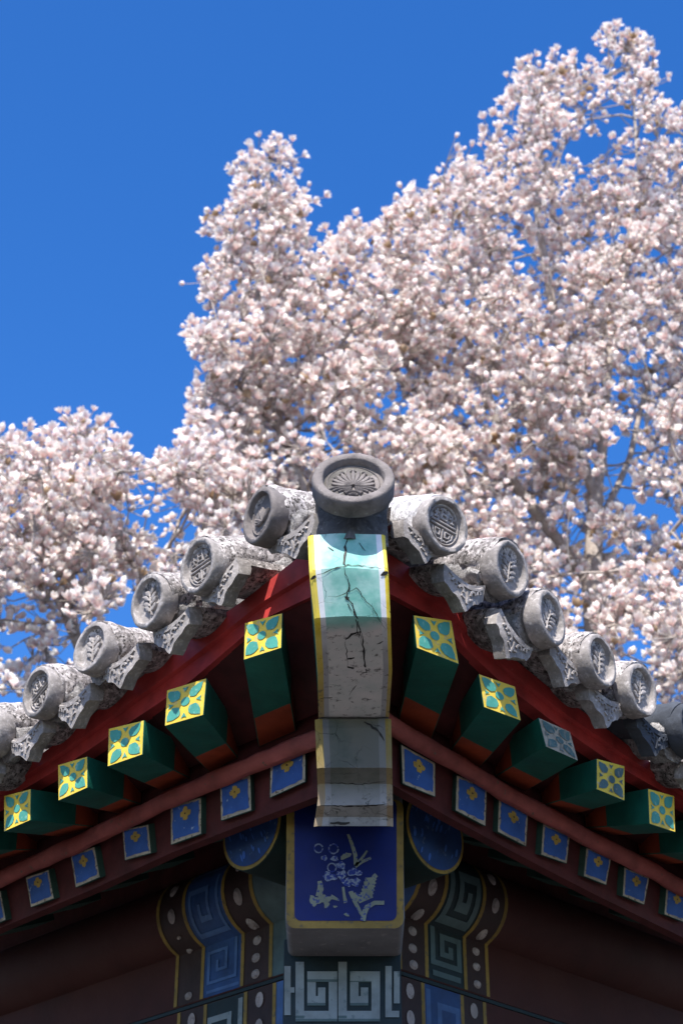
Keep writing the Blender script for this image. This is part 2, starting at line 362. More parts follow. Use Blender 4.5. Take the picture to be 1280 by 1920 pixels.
for s in (-1, 1):
    for i, (u, z) in enumerate(TILES[s][:8]):
        R = (.070 if s < 0 else .071) - (.002 if i > 2 else 0); seed = i + (20 if s > 0 else 0)
        tk = 'tile_pale' if (s > 0 and i == 0) else 'tile'
        fk = 'tile_hip' if (s < 0 and i == 0) else 'tile_face'
        if s > 0 and i == 5: tk = fk = 'tile_shaded'
        lb = {(-1, 0): 'eave tile with brownish orchid disc left of the corner tile', (1, 0): 'pale eave tile with a round character disc right of the corner tile', (1, 5): 'eave tile at the right edge, its shade painted in as darker blue-grey'}.get((s, i))
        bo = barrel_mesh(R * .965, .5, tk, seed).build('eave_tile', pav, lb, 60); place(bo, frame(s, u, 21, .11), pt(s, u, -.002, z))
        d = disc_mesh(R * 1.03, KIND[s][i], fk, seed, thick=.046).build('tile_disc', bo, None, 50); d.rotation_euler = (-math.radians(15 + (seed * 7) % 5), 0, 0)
        mortar_mesh(R * .9, .3, seed).build('mortar_bed', bo, None, 60)

# drip tiles between them
def drip_mesh(seed, W=.088, H=.088, th=.044, k='tile_face', bk='tile'):
    mb = MB(); off = Vector((seed * 1.9, .3, seed * .8))
    half = [(1.0, .10), (1.0, -.20), (.94, -.40), (.80, -.44), (.64, -.58), (.46, -.64), (.28, -.74), (.12, -.92), (0, -1.0)]
    low = [(-x, z) for x, z in half] + [(x, z) for x, z in half[::-1][1:]]
    n = len(low); tilt = .16
    def P(x, z, y): return Vector((x * W, y + z * H * tilt, z * H))
    def topz(x): return -.26 * (1 - x * x) + .12
    rowsF, rowsB = [], []
    for t_ in np.linspace(0, 1, 7):
        rf, rb = [], []
        for x, z in low:
            zz = topz(x) + (z - topz(x)) * t_ if z < topz(x) else topz(x) + (z - topz(x)) * t_
            p = P(x, zz, 0); e = .0018 if t_ < .95 else .003
            bow = .010 * (1 - x * x)
            rf.append(p + Vector((0, -bow, 0)) + hn(p + off, 35, e)); rb.append(p + Vector((0, th - bow, 0)) + hn(p + off, 30, e))
        rowsF.append(rf); rowsB.append(rb)
    mb.grid(rowsF, k); mb.grid(rowsB[::-1], k)
    for A, B in ((rowsF[-1], rowsB[-1]), (rowsF[0], rowsB[0]), ([r[0] for r in rowsF], [r[0] for r in rowsB]), ([r[-1] for r in rowsF], [r[-1] for r in rowsB])): mb.grid([A, B], k)
    rr = random.Random(seed)
    def bar(pts, wd, h=.0045):
        rows = []; Q = [Vector((a, b)) for a, b in pts]
        for i, p in enumerate(Q):
            d = (Q[min(i + 1, len(Q) - 1)] - Q[max(0, i - 1)]).normalized(); nn = Vector((-d.y, d.x))
            rows.append([P(p.x + nn.x * wd * q, p.y + nn.y * wd * q, -.010 * (1 - p.x ** 2) - hh) for q, hh in ((-1, -.002), (-.6, h), (.6, h), (1, -.002))])
        mb.grid(rows, k); mb.poly(rows[0], k); mb.poly(rows[-1], k)
    bar([(x * .86, -.26 * (1 - x * x) - .03) for x in np.linspace(-.95, .95, 9)], .05)
    for q in (-1, 1):
        bar(arc(q * .30, -.44, .12, 200 if q > 0 else -20, 20 if q > 0 else 160, 7), .055)
        bar(arc(q * .60, -.28, .09, 220 if q > 0 else -40, 0 if q > 0 else 180, 6), .05); bar([(q * .1, -.64), (q * .26, -.57)], .035)
    bar([(0, -.76), (.03, -.58), (0, -.40)], .05)
    rows = []                              # the trough behind the face
    for y in np.linspace(th * .6, .5, 12):
        y = float(y); r0 = [];
        for x in np.linspace(-1, 1, 11):
            p = Vector((x * W * .97, y, topz(x) * H + .004)); r0.append(p + hn(p + off, 18, .003))
        for x in np.linspace(1, -1, 11):
            p = Vector((x * W * .97, y, topz(x) * H - .016)); r0.append(p + hn(p + off, 18, .003))
        rows.append(r0)
    mb.grid(rows, bk, True); mb.poly(rows[0], bk); mb.poly(rows[-1], bk)
    return mb
DL = [(545, 1037), (402, 1131), (312, 1217), (217, 1283), (128, 1356), (40, 1421)]
DR = [(800, 1045), (878, 1137), (975, 1237), (1075, 1285), (1145, 1355), (1235, 1410)]
DRIPS = {}
for s, l in ((-1, DL), (1, DR)):
    a = []
    for x, y in l:
        P = at(x, y, s, -.03); u = U(P, s); a.append((u + .004, P.z - .006))
    for j in range(3): a.append((a[-1][0] + .212, tz(s, a[-1][0] + .212) - .165))
    DRIPS[s] = a
    for i, (u, z) in enumerate(a):
        first = i == 0
        H = .090 if not first else .080
        fk = 'tile_shaded' if (s > 0 and i == 5) else 'tile_face'
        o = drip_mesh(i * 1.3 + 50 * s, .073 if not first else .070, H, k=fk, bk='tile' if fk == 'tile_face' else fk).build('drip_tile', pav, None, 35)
        place(o, frame(s, u, 17, .05), pt(s, u, -.042, z + H))

# hip end tile on the corner
hip = MB(); prev = None; rows = []
HC = aty(662, 897, 3.375); HR = .0905
axis = Vector((0, math.cos(math.radians(20)), -math.sin(math.radians(20))))
ezh = Vector((0, math.sin(math.radians(20)), math.cos(math.radians(20))))
for y in np.linspace(.015, 1.5, 50):
    y = float(y); c = Vector((0, y, .70 * y + .15 * y * y)); row = []
    for i in range(40):
        a = 2 * math.pi * i / 40; p = c + Vector((math.cos(a) * HR * .97, 0, math.sin(a) * HR * .97)); row.append(p + hn(p, 12, .005) + hn(p, 45, .003))
    rows.append(row)
hip.grid(rows, 'tile_corner', True); hip.poly(rows[0], 'tile_corner'); hip.poly(rows[-1], 'tile_corner')
ho = hip.build('hip_tile', pav, 'large round corner tile crowning the beam', 60)
place(ho, Matrix((Vector((1, 0, 0)), axis, ezh)).transposed(), HC)
disc_mesh(HR * 1.03, 'palmette', 'tile_hip', 77, .016, .76, .045).build('tile_disc', ho, 'brownish disc with a fan-shaped palmette relief', 50)

# corner mortar and gusset plates under the hip tile
cg = MB()
for q in (-1, 1):
    A = aty(662, 940, 3.432); B = aty(662 + q * 62, 940, 3.50); Cc = aty(652 + q * 76, 1026, 3.475); D = aty(655, 1008, 3.408)
    back = Vector((0, .22, .06))
    cg.hexa([A, B, Cc, D], [A + back, B + back, Cc + back, D + back], 'tile_corner')
cg.build('corner_mortar', pav, 'dark mortar wedge under the corner tile', 30)

# roof slopes behind the eave (pan-tile bed) 
for s in (-1, 1):
    rf = MB(); rows = []
    for u in np.linspace(0, 3.2, 18):
        u = float(u); z0 = tz(s, max(u, .25)) - .02; row = []
        for q in np.linspace(0, 1, 6):
            q = float(q); wv = -.19 - q * 1.6
            uu = max(u, -wv - .14); row.append(pt(s, uu, wv, z0 + (q * 1.6) * .40))
        rows.append(row)
    rf.grid(rows, 'tile'); bm_rows = [[p - Vector((0, 0, .05)) for p in r] for r in rows]; rf.grid(bm_rows[::-1], 'red_soffit')
    rf.build('roof_slope', pav)

# ------------------------------------------------------------------ rafters
FLY = {-1: [((459, 1168), (530, 1149), (528, 1215), (457, 1238)), ((313, 1294), (388, 1271), (382, 1341), (309, 1362)), ((204, 1366), (271, 1350), (268, 1415), (202, 1438)),
            ((109, 1434), (165, 1418), (165, 1477), (110, 1502)), ((8, 1492), (59, 1479), (58, 1538), (8, 1560)), ((-95, 1548), (-46, 1536), (-46, 1592), (-95, 1613)), ((-195, 1600), (-150, 1588), (-150, 1642), (-195, 1662))],
       1: [((774, 1153), (846, 1163), (860, 1246), (780, 1215)), ((896, 1263), (965, 1287), (976, 1352), (906, 1326)), ((1008, 1345), (1068, 1372), (1083, 1427), (1022, 1400)),
           ((1117, 1422), (1170, 1436), (1170, 1502), (1117, 1480)), ((1213, 1478), (1263, 1492), (1265, 1561), (1216, 1545)), ((1312, 1532), (1360, 1545), (1362, 1612), (1315, 1596)), ((1405, 1585), (1450, 1598), (1452, 1662), (1408, 1648))]}
BACK = {-1: [((483, 1390), (553, 1360)), ((387, 1443), (442, 1415)), ((297, 1480), (350, 1456)), ((214, 1524), (258, 1506)), ((105, 1568), (175, 1550)), ((-5, 1612), (62, 1594)), ((-110, 1660), (-45, 1643))],
        1: [((748, 1342), (812, 1377)), ((847, 1402), (904, 1434)), ((934, 1452), (991, 1480)), ((1022, 1509), (1085, 1524)), ((1105, 1552), (1157, 1566)), ((1205, 1602), (1258, 1620)), ((1300, 1650), (1352, 1668))]}
WF, WS = -.12, -.395
def lerpq(A, B, t_): return [a.lerp(b, t_) for a, b in zip(A, B)]
def front_map(F, off):                    # (a,b) in -1..1 on a quad TL TR BR BL
    n = (F[1] - F[0]).cross(F[3] - F[0]).normalized()
    if n.y > 0: n = -n
    return lambda a, b: (F[0].lerp(F[1], (a + 1) / 2)).lerp(F[3].lerp(F[2], (a + 1) / 2), (1 - b) / 2) + n * off
def shape(mb, fm, pts, k): mb.poly([fm(*p) for p in pts], k)
def petal_pts(ang, r0, r1, wd, n=8):
    c, s_ = math.cos(ang), math.sin(ang); up, dn = [], []
    for i in range(n + 1):
        t_ = i / n; r = r0 + (r1 - r0) * t_; ww = wd * (math.sin(math.pi * t_ ** .72) ** .8 if 0 < t_ < 1 else 0)
        up.append((c * r - s_ * ww, s_ * r + c * ww)); dn.append((c * r + s_ * ww, s_ * r - c * ww))
    return up + dn[::-1][1:-1]
def flower_end(F, ka, kb, seed):
    mb = MB(); rr = random.Random(seed); fm0 = front_map(F, .0006); fm = front_map(F, .0022)
    base = [fm0(-.97, .97), fm0(.97, .97), fm0(.97, -.97), fm0(-.97, -.97)]; mb.poly(base, ka)
    j = lambda: rr.uniform(-.055, .055); cx, cy = j(), j()
    shape(mb, fm, [(cx + .23 * math.cos(a), cy + .23 * math.sin(a)) for a in np.linspace(0, 2 * math.pi, 17)[:-1]], kb)
    for i in range(4):
        a = math.pi / 4 + i * math.pi / 2 + rr.uniform(-.06, .06); pp = petal_pts(a, .36 + rr.uniform(-.03, .03), 1.2, .30 + rr.uniform(-.05, .04))
        shape(mb, fm, [(max(-.88, min(.88, x + j() * .4)), max(-.88, min(.88, y + j() * .4))) for x, y in pp], kb)
        b = i * math.pi / 2; c, s_ = math.cos(b), math.sin(b)
        tri = [(.56, 0), (.84, -.15), (.78, 0), (.84, .15)]
        shape(mb, fm, [(c * x - s_ * y, s_ * x + c * y) for x, y in tri], kb)
    return mb
for s in (-1, 1):
    for i, (q, bk) in enumerate(zip(FLY[s], BACK[s])):
        F = [at(x, y, s, WF) for x, y in q]
        BL, BR = at(*bk[0], s, WS - .02), at(*bk[1], s, WS - .02); hgt = Vector((0, 0, .085))
        B = [BL + hgt, BR + hgt, BR, BL]
        mb = MB(); st = [0, .02, .72, .722, 1.06]
        qs = [lerpq(F, B, t_) for t_ in (0, .70, 1.08)]
        mb.grid([qs[0], qs[1]], 'green', True); mb.grid([qs[1], qs[2]], 'orange', True); mb.poly(qs[0], 'grey_old' if (s > 0 and i == 2) else 'yellow_worn'); mb.poly(qs[2], 'orange')
        lb = None
        if s > 0 and i == 2: lb = 'rafter with a faded grey flower on its end'
        if s > 0 and i == 3: lb = 'rafter whose painted flower end is half faded to grey'
        r = mb.build('flying_rafter', pav, lb, 30, .0025)
        ka, kb = ('grey_old', 'teal_old') if (s > 0 and i == 2) else (('yellow_worn', 'teal_old') if (s > 0 and i == 3) else ('yellow', 'teal'))
        flower_end(F, ka, kb, i * 7 + s).build('painted_end', r, None)
EAV = {-1: [((507, 1420), (573, 1400), (573, 1466), (505, 1497)), ((412, 1470), (470, 1452), (472, 1520), (414, 1540)), ((320, 1510), (378, 1494), (378, 1564), (320, 1585)),
            ((229, 1555), (279, 1545), (284, 1600), (234, 1614)), ((132, 1602), (178, 1587), (188, 1645), (142, 1665)), ((48, 1645), (92, 1630), (102, 1685), (58, 1702)), ((-40, 1685), (2, 1670), (12, 1725), (-30, 1742)), ((-128, 1725), (-86, 1710), (-76, 1765), (-118, 1782))],
       1: [((751, 1395), (816, 1430), (816, 1495), (754, 1470)), ((855, 1452), (913, 1475), (910, 1550), (853, 1520)), ((934, 1495), (990, 1525), (986, 1588), (932, 1560)),
           ((1017, 1543), (1068, 1567), (1062, 1620), (1013, 1603)), ((1098, 1588), (1146, 1606), (1136, 1660), (1093, 1643)), ((1169, 1625), (1217, 1645), (1207, 1697), (1166, 1680)), ((1248, 1662), (1290, 1680), (1282, 1730), (1244, 1715)), ((1325, 1700), (1366, 1718), (1358, 1768), (1320, 1752))]}
WE = -.425
FQ = [(.0, .34), (.0, .0)]
for s in (-1, 1):
    for i, q in enumerate(EAV[s]):
        F = [at(x, y, s, WE) for x, y in q]; u = U(F[0].lerp(F[2], .5), s)
        k_ = min(1, max(0, (u - .55) / .7)); dr = (Vector((-s * .05, 1, 0)) * (1 - k_) - N(s) * k_).normalized()
        bv = dr * .34 + Vector((0, 0, .15)); B = [p + bv for p in F]
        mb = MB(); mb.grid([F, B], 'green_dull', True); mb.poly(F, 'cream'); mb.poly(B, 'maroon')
        lb = 'square rafter end with worn pale edges' if i == 0 else None
        r = mb.build('eave_rafter', pav, lb, 30, .0022)
        e = MB(); fm = front_map(F, .0012); fm2 = front_map(F, .0024); rr = random.Random(i + 9 * s)
        ln = [(-.84, .84), (.84, .84), (.84, -.80), (-.84, -.80)]; pts = []
        for a_, b_ in zip(ln, ln[1:] + ln[:1]):
            for t_ in np.linspace(0, 1, 9)[:-1]:
                pts.append((a_[0] + (b_[0] - a_[0]) * t_ + rr.uniform(-.035, .035), a_[1] + (b_[1] - a_[1]) * t_ + rr.uniform(-.035, .035)))
        shape(e, fm, pts, 'blue')
        cy = .34 + rr.uniform(-.05, .05)
        fl = []
        for j in range(32):
            a_ = 2 * math.pi * j / 32; r_ = .36 * (.58 + .42 * abs(math.cos(2 * a_)) ** .7) * rr.uniform(.9, 1.08); fl.append((r_ * math.cos(a_), cy + r_ * math.sin(a_)))
        shape(e, fm2, fl, 'gold_flower')
        shape(e, front_map(F, .0032), [(.05 * math.cos(a_), cy + .05 * math.sin(a_)) for a_ in np.linspace(0, 6.28, 9)[:-1]], 'ink')
        e.build('painted_end', r)

# ------------------------------------------------------------------ fascia, soffit, strip, closing boards
FB = {-1: [(585, 1118), (495, 1160), (350, 1283), (238, 1358), (137, 1426), (34, 1486), (-70, 1540), (-200, 1602)], 1: [(728, 1112), (810, 1155), (930, 1272), (1040, 1356), (1144, 1428), (1240, 1484), (1336, 1536), (1450, 1596)]}
SB = {-1: [(594, 1396), (440, 1458), (300, 1517), (150, 1590), (0, 1657), (-200, 1748)], 1: [(738, 1372), (860, 1445), (1000, 1524), (1140, 1600), (1280, 1672), (1450, 1760)]}
for s in (-1, 1):
    wf = -.175; lo = [at(x, y, s, wf) for x, y in FB[s]]; us = [U(p, s) for p in lo]; zs = [p.z for p in lo]
    rows = []; mid = []; sof = []
    uu = np.linspace(us[0] - .02, us[-1], 40)
    strip_lo = [at(x, y, s, WS) for x, y in SB[s]]; su = [U(p, s) for p in strip_lo]; sz = [p.z for p in strip_lo]
    fb = MB(); rA = []
    for u in uu:
        u = float(u); z = extrap(u, us, zs); zt = tz(s, max(u, .3)) - .03
        zm = z + (zt - z) * .42
        rA.append([pt(s, u, wf - .04, z), pt(s, u, wf, z), pt(s, u, wf, zm), pt(s, u, wf + .012, zm + .004), pt(s, u, wf + .012, zt), pt(s, u, wf - .04, zt)])
    fb.grid(rA, 'red', True); fb.poly(rA[0], 'red'); fb.poly(rA[-1], 'red'); fb.build('fascia_board', pav, None, 30)
    so_ = MB(); rB = []
    for u in uu:
        u = float(u); z = extrap(u, us, zs); u2 = max(u, .40) + .05
        z2 = extrap(u2, su, sz) + .085
        rB.append([pt(s, u, wf - .002, z + .006), pt(s, max(u, .46), WS - .03, z2 + .02), pt(s, max(u, .46), WS - .03, z2 + .05), pt(s, u, wf - .002, z + .04)])
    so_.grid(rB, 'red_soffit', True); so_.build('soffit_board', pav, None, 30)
    sp = MB(); rC = []
    for u in np.linspace(su[0] - .03, su[-1], 46):
        u = float(u); z = extrap(u, su, sz); n_ = 8; row = []
        for i in range(n_):
            a = 2 * math.pi * i / n_ + math.pi / 8; p = pt(s, u, WS - .012 + .022 * math.cos(a) * 1.0, z + .023 + .025 * math.sin(a)); row.append(p + hn(p, 9, .006) + hn(p, 40, .002))
        rC.append(row)
    sp.grid(rC, 'strip', True); sp.poly(rC[0], 'strip'); sp.poly(rC[-1], 'strip'); sp.build('eave_strip', pav, None, 50)
    cb = MB(); rD = []
    for u in np.linspace(.45, su[-1], 30):
        u = float(u); z = extrap(u, su, sz); rD.append([pt(s, u, WE - .02, z - .11), pt(s, u, WE - .02, z + .12), pt(s, u, WE - .05, z + .12), pt(s, u, WE - .05, z - .11)])
    cb.grid(rD, 'maroon', True); cb.poly(rD[0], 'maroon'); cb.build('closing_board', pav, None, 30)
    us_ = MB(); rE = []                   # boards over the eave rafters
    for u in np.linspace(.45, su[-1], 20):
        u = float(u); z = extrap(u, su, sz); rE.append([pt(s, u, WS - .05, z + .03), pt(s, u, -.9, z + .22), pt(s, u, -.9, z + .25), pt(s, u, WS - .05, z + .06)])
    us_.grid(rE, 'maroon', True); us_.build('roof_boarding', pav, None, 30)

# ------------------------------------------------------------------ corner beams
def beam(name, prof, edges, bands, back, ridge, label, cracks, rnd=.004):
    # prof: (py, y depth); edges: (py, xl, xr); bands: (a0, a1, material)
    pys = [p[0] for p in prof]
    def P(a, py, off=0):
        Y = interp(py, pys, [p[1] for p in prof]); xl = interp(py, [e[0] for e in edges], [e[1] for e in edges]); xr = interp(py, [e[0] for e in edges], [e[2] for e in edges])
        px = (xl + xr) / 2 + a * (xr - xl) / 2
        rd = (1 - (abs(a) ** 1.5)) * ridge; ed = rnd * max(0, (abs(a) - .94) / .06) ** 2
        p = aty(px, py, Y); p.y += ed - rd - off
        nz = hn(p * 1.0, 14, .0035); p += Vector((0, nz.y, nz.z * .3)); return p
    rowsy = []
    for a_, b_ in zip(pys, pys[1:]): rowsy += list(np.linspace(a_, b_, max(2, int((b_ - a_) / 9)))[:-1])
    rowsy.append(pys[-1]); rowsy = [float(r) for r in rowsy]
    mb = MB()
    for a0, a1, k in bands:
        n = max(2, int((a1 - a0) * 10)); mb.grid([[P(float(a), py) for a in np.linspace(a0, a1, n + 1)] for py in rowsy], k)
    for q, ks in ((-1, bands[0][2]), (1, bands[-1][2])):
        edge = [P(q, py) for py in rowsy]; n = len(edge)
        bk0, bk1 = back
        bkr = [Vector((edge[0].x * (1 - t_) + edge[-1].x * t_, bk0[0] + (bk1[0] - bk0[0]) * t_, bk0[1] + (bk1[1] - bk0[1]) * t_)) for t_ in np.linspace(0, 1, n)]
        s1 = [e.lerp(b_, .06) for e, b_ in zip(edge, bkr)]
        mb.grid([edge, s1], ks); mb.grid([s1, bkr], 'green')
    top = [[P(a, pys[0]) for a in (-1, -.5, 0, .5, 1)], [Vector((P(a, pys[0]).x, back[0][0], back[0][1])) for a in (-1, -.5, 0, .5, 1)]]
    mb.grid(top, 'cap')
    bot = [[P(a, pys[-1]) for a in (-1, -.5, 0, .5, 1)], [Vector((P(a, pys[-1]).x, back[1][0], back[1][1])) for a in (-1, -.5, 0, .5, 1)]]
    mb.grid(bot, bands[len(bands) // 2][2])
    rr = random.Random(3)
    for path, wd in cracks:
        pts = []
        for (a0, p0), (a1, p1) in zip(path, path[1:]):
            m = max(2, int(math.hypot((a1 - a0) * 70, p1 - p0) / 6))
            for t_ in np.linspace(0, 1, m + 1)[:-1]: pts.append((a0 + (a1 - a0) * t_ + rr.uniform(-.022, .022), p0 + (p1 - p0) * t_ + rr.uniform(-1.5, 1.5)))
        pts.append(path[-1])
        L_, R__ = [], []
        for i, (a, py) in enumerate(pts):
            d = Vector((pts[min(i + 1, len(pts) - 1)][0] - pts[max(i - 1, 0)][0], (pts[min(i + 1, len(pts) - 1)][1] - pts[max(i - 1, 0)][1]) / 70)); d = d.normalized() if d.length else Vector((0, 1))
            ww = wd * rr.uniform(.35, 1.25) * (.2 + .8 * math.sin(math.pi * min(1, max(0, (i + .4) / len(pts)))))
            nn = Vector((-d.y, d.x)) * ww
            cl = lambda v_: max(pys[0], min(pys[-1], v_))
            L_.append(P(max(-1, min(1, a + nn.x / 70)), cl(py + nn.y), .0015)); R__.append(P(max(-1, min(1, a - nn.x / 70)), cl(py - nn.y), .0015))
        mb.grid([L_, R__], 'crack')
    return mb.build(name, pav, label, 24)
CR = [([(.06, 1005), (-.05, 1030), (-.12, 1060), (-.08, 1066)], 2.2), ([(-.95, 1083), (-.6, 1076), (-.3, 1066), (-.02, 1063), (.5, 1064), (.98, 1066)], .9), ([(-.98, 1086), (-.85, 1081)], 3.2), ([(.8, 1080), (.99, 1072)], 3.2),
      ([(-.12, 1066), (-.02, 1100), (-.10, 1122), (.02, 1136), (.1, 1158), (.18, 1185), (.2, 1210)], 1.5), ([(-.16, 1122), (-.06, 1126)], 4.0), ([(.2, 1184), (.26, 1225), (.30, 1262), (.16, 1268)], 2.0), ([(.2, 1186), (.02, 1190), (-.22, 1202)], 2.6),
      ([(-.22, 1204), (-.18, 1240), (-.2, 1256)], 1.0), ([(-.2, 1237), (.0, 1236)], 2.2), ([(-.2, 1252), (-.02, 1256)], 3.0), ([(-.6, 1121), (-.4, 1120), (-.15, 1116), (.15, 1104), (.3, 1120), (.62, 1152), (.85, 1180)], .9),
      ([(-.1, 1135), (0, 1150)], 1.6), ([(-.15, 1305), (.05, 1288)], 1.0), ([(-.95, 1311), (-.6, 1310)], 1.3), ([(.62, 1210), (.78, 1203)], .9), ([(-.5, 1027), (-.35, 1035)], 1.), ([(.3, 1020), (.45, 1034)], 1.2), ([(.02, 1140), (.15, 1200)], 1.2)]
UBANDS = [(-1, -.84, 'beam_yellow'), (-.84, -.70, 'beam_white'), (-.70, .76, 'beam_teal'), (.76, .90, 'beam_white'), (.90, 1, 'beam_yellow')]
beam('upper_corner_beam', [(1003, 3.425), (1068, 3.415), (1075, 3.418), (1158, 3.462), (1164, 3.470), (1255, 3.66), (1345, 3.885)],
     [(1003, 577, 722), (1010, 577, 722), (1075, 580, 728), (1160, 589, 732), (1255, 595, 735), (1345, 597, 729)], UBANDS, ((4.3, 3.86), (4.4, 3.55)), .006,
     'upward-curving corner beam in cracked turquoise paint with yellow and white edges', CR)
LB = [(-1, -.80, 'low_yellow'), (-.80, -.64, 'low_white'), (-.64, .66, 'low_teal'), (.66, .84, 'low_white'), (.84, 1, 'low_yellow')]
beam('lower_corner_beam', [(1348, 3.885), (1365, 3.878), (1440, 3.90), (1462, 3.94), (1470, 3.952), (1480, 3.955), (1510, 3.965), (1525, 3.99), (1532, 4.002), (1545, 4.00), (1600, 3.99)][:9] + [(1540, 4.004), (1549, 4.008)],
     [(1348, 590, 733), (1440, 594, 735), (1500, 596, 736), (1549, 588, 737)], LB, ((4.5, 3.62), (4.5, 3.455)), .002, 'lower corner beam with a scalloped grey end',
     [([(.3, 1354), (.6, 1368), (.8, 1390)], 2.5), ([(-.9, 1510), (0, 1513), (.9, 1508)], 1.3), ([(-.6, 1545), (-.1, 1543)], 3.0), ([(-.8, 1468), (.1, 1472), (.8, 1466)], .8)])

# ------------------------------------------------------------------ purlins, beams under the eave, their painted bands
RP, WP, ZP = .115, -.905, 3.385; WFLAT = WP + RP * .26; ZK = ZP - RP * .966; ZSEAM = at(340, 1888, -1, WFLAT).z
def profile(v, off=0):                    # v: 0..1 over the round purlin, 1..2 over the flat board -> (w, z)
    if v <= 1:
        a = math.radians(70 - 145 * v); return WP + (RP + off) * math.cos(a), ZP + (RP + off) * math.sin(a)
    return WFLAT + off, ZK + (ZSEAM - ZK) * (v - 1)
def Sf(s, u, v, off=0):
    a, z = profile(v, off); return pt(s, u, a, z)
STEP = [0]
def lift():
    STEP[0] = (STEP[0] + 1) % 23; return STEP[0] * .00006
def band(mb, s, u0, u1, v0, v1, k, off):
    off += lift()
    n = max(2, int((v1 - v0) * 14)); mb.grid([[Sf(s, u0, float(v), off), Sf(s, u1, float(v), off)] for v in np.linspace(v0, v1, n + 1)], k)
def strokes(mb, s, pts, wd, k, off):       # painted line of squared strokes on the band, (u, v) points
    for (u0, v0), (u1, v1) in zip(pts, pts[1:]):
        vs = lambda a: a
        if abs(u0 - u1) < 1e-6: band(mb, s, u0 - wd, u0 + wd, min(v0, v1), max(v0, v1), k, off)
        else: band(mb, s, min(u0, u1) - wd, max(u0, u1) + wd, v0 - wd * 5.2, v0 + wd * 5.2, k, off)
PX = {-1: dict(gold=[333, 381, 455, 508]), 1: dict(gold=[749, 799, 871, 912])}
for s in (-1, 1):
    pr = MB(); rows = []
    endP = at(825, 1560, -1, WP) if s < 0 else at(462, 1562, 1, WP)
    ue = U(endP, s) + .02
    for u in (ue, 1.1, 4.2):
        rows.append([pt(s, u, WP + RP * math.cos(a), ZP + RP * math.sin(a)) for a in np.linspace(0, 2 * math.pi, 49)[:-1]])
    pr.grid(rows[:2], 'green_shaded', True); pr.grid(rows[1:], 'wall_red', True); pr.poly(rows[0], 'green_shaded'); pr.poly(rows[2], 'wall_red')
    po = pr.build('purlin', pav, None, 40)
    ed = MB(); cen = pt(s, ue - .0015, WP, ZP)
    circ = lambda r, d: [pt(s, ue - d, WP + r * math.cos(a), ZP + r * math.sin(a)) for a in np.linspace(0, 2 * math.pi, 49)[:-1]]
    ed.poly(circ(RP * .985, .002), 'gold'); ed.poly(circ(RP * .90, .004), 'blue_shaded')
    rr = random.Random(s + 5)
    for j in range(26):
        r = RP * .8 * math.sqrt(rr.random()); a = rr.uniform(0, 6.28); c_ = pt(s, ue - .0055, WP + r * math.cos(a), ZP + r * math.sin(a)); q = rr.uniform(.006, .014); a0 = rr.uniform(0, 3)
        ed.poly([c_ + N(s) * (q * math.cos(t_ + a0) * .5) + Vector((0, 0, q * math.sin(t_))) for t_ in np.linspace(0, 6.28, 8)[:-1]], 'blue')
    ed.build('purlin_end', po, 'round blue purlin end with a gold rim')
    zb_ = MB(); A = [pt(s, .5, WP + .02, ZP + .05), pt(s, 4.2, WP + .02, ZP + .05), pt(s, 4.2, WP + .02, 3.9), pt(s, .5, WP + .02, 3.9)]
    zb_.hexa(A, [p - N(s) * .05 for p in A], 'maroon'); zb_.build('purlin_board', pav, None, 30)
    # flat beam below the purlin
    bb = MB(); A = [pt(s, .86, WFLAT, ZK), pt(s, 4.2, WFLAT, ZK), pt(s, 4.2, WFLAT, ZSEAM), pt(s, .86, WFLAT, ZSEAM)]
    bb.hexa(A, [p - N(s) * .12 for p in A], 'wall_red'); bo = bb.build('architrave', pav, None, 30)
    lb_ = MB(); A = [pt(s, .86, WFLAT - .006, ZSEAM - .012), pt(s, 4.2, WFLAT - .006, ZSEAM - .012), pt(s, 4.2, WFLAT - .006, 2.62), pt(s, .86, WFLAT - .006, 2.62)]
    lb_.hexa(A, [p - N(s) * .12 for p in A], 'wall_red')
    sm = [pt(s, .86, WFLAT - .002, ZSEAM - .001), pt(s, 4.2, WFLAT - .002, ZSEAM - .001), pt(s, 4.2, WFLAT - .002, ZSEAM - .011), pt(s, .86, WFLAT - .002, ZSEAM - .011)]
    lb_.hexa(sm, [p - N(s) * .1 for p in sm], 'fret_dark'); lo_ = lb_.build('lower_architrave', pav, None, 30)
    G = [U(at(x, 1835, s, WFLAT), s) for x in PX[s]['gold']]; G = sorted(G)      # inner gold .. outer gold
    gw = .007
    pb = MB()                              # purlin painting
    fu0, fu1 = G[1], G[2]
    inner = G[0] - .06
    band(pb, s, .86, G[0], 0, 1.98, 'fret_mid' if s < 0 else 'fret_blue', .0015)
    band(pb, s, G[0], G[1], 0, 1.98, 'ink', .0015); band(pb, s, G[2], G[3], 0, 1.98, 'ink', .0015)
    band(pb, s, fu0, fu1, 0, 1.98, 'fret_blue' if s < 0 else 'fret_dark', .0015)
    for g_ in G: band(pb, s, g_ - gw, g_ + gw, 0, 1.98, 'gold', .003)
    fk = 'fret_light' if s < 0 else 'fret_mid'; wd = .0055 if s < 0 else .0095
    W_ = fu1 - fu0; uu = lambda a: fu0 + W_ * a
    def fret(v0, v1):
        vv = lambda b: v0 + (v1 - v0) * b
        strokes(pb, s, [(uu(.16), vv(.0)), (uu(.16), vv(.92)), (uu(.84), vv(.92)), (uu(.84), vv(.20)), (uu(.40), vv(.20)), (uu(.40), vv(.66)), (uu(.62), vv(.66)), (uu(.62), vv(.42))], wd, fk, .0032)
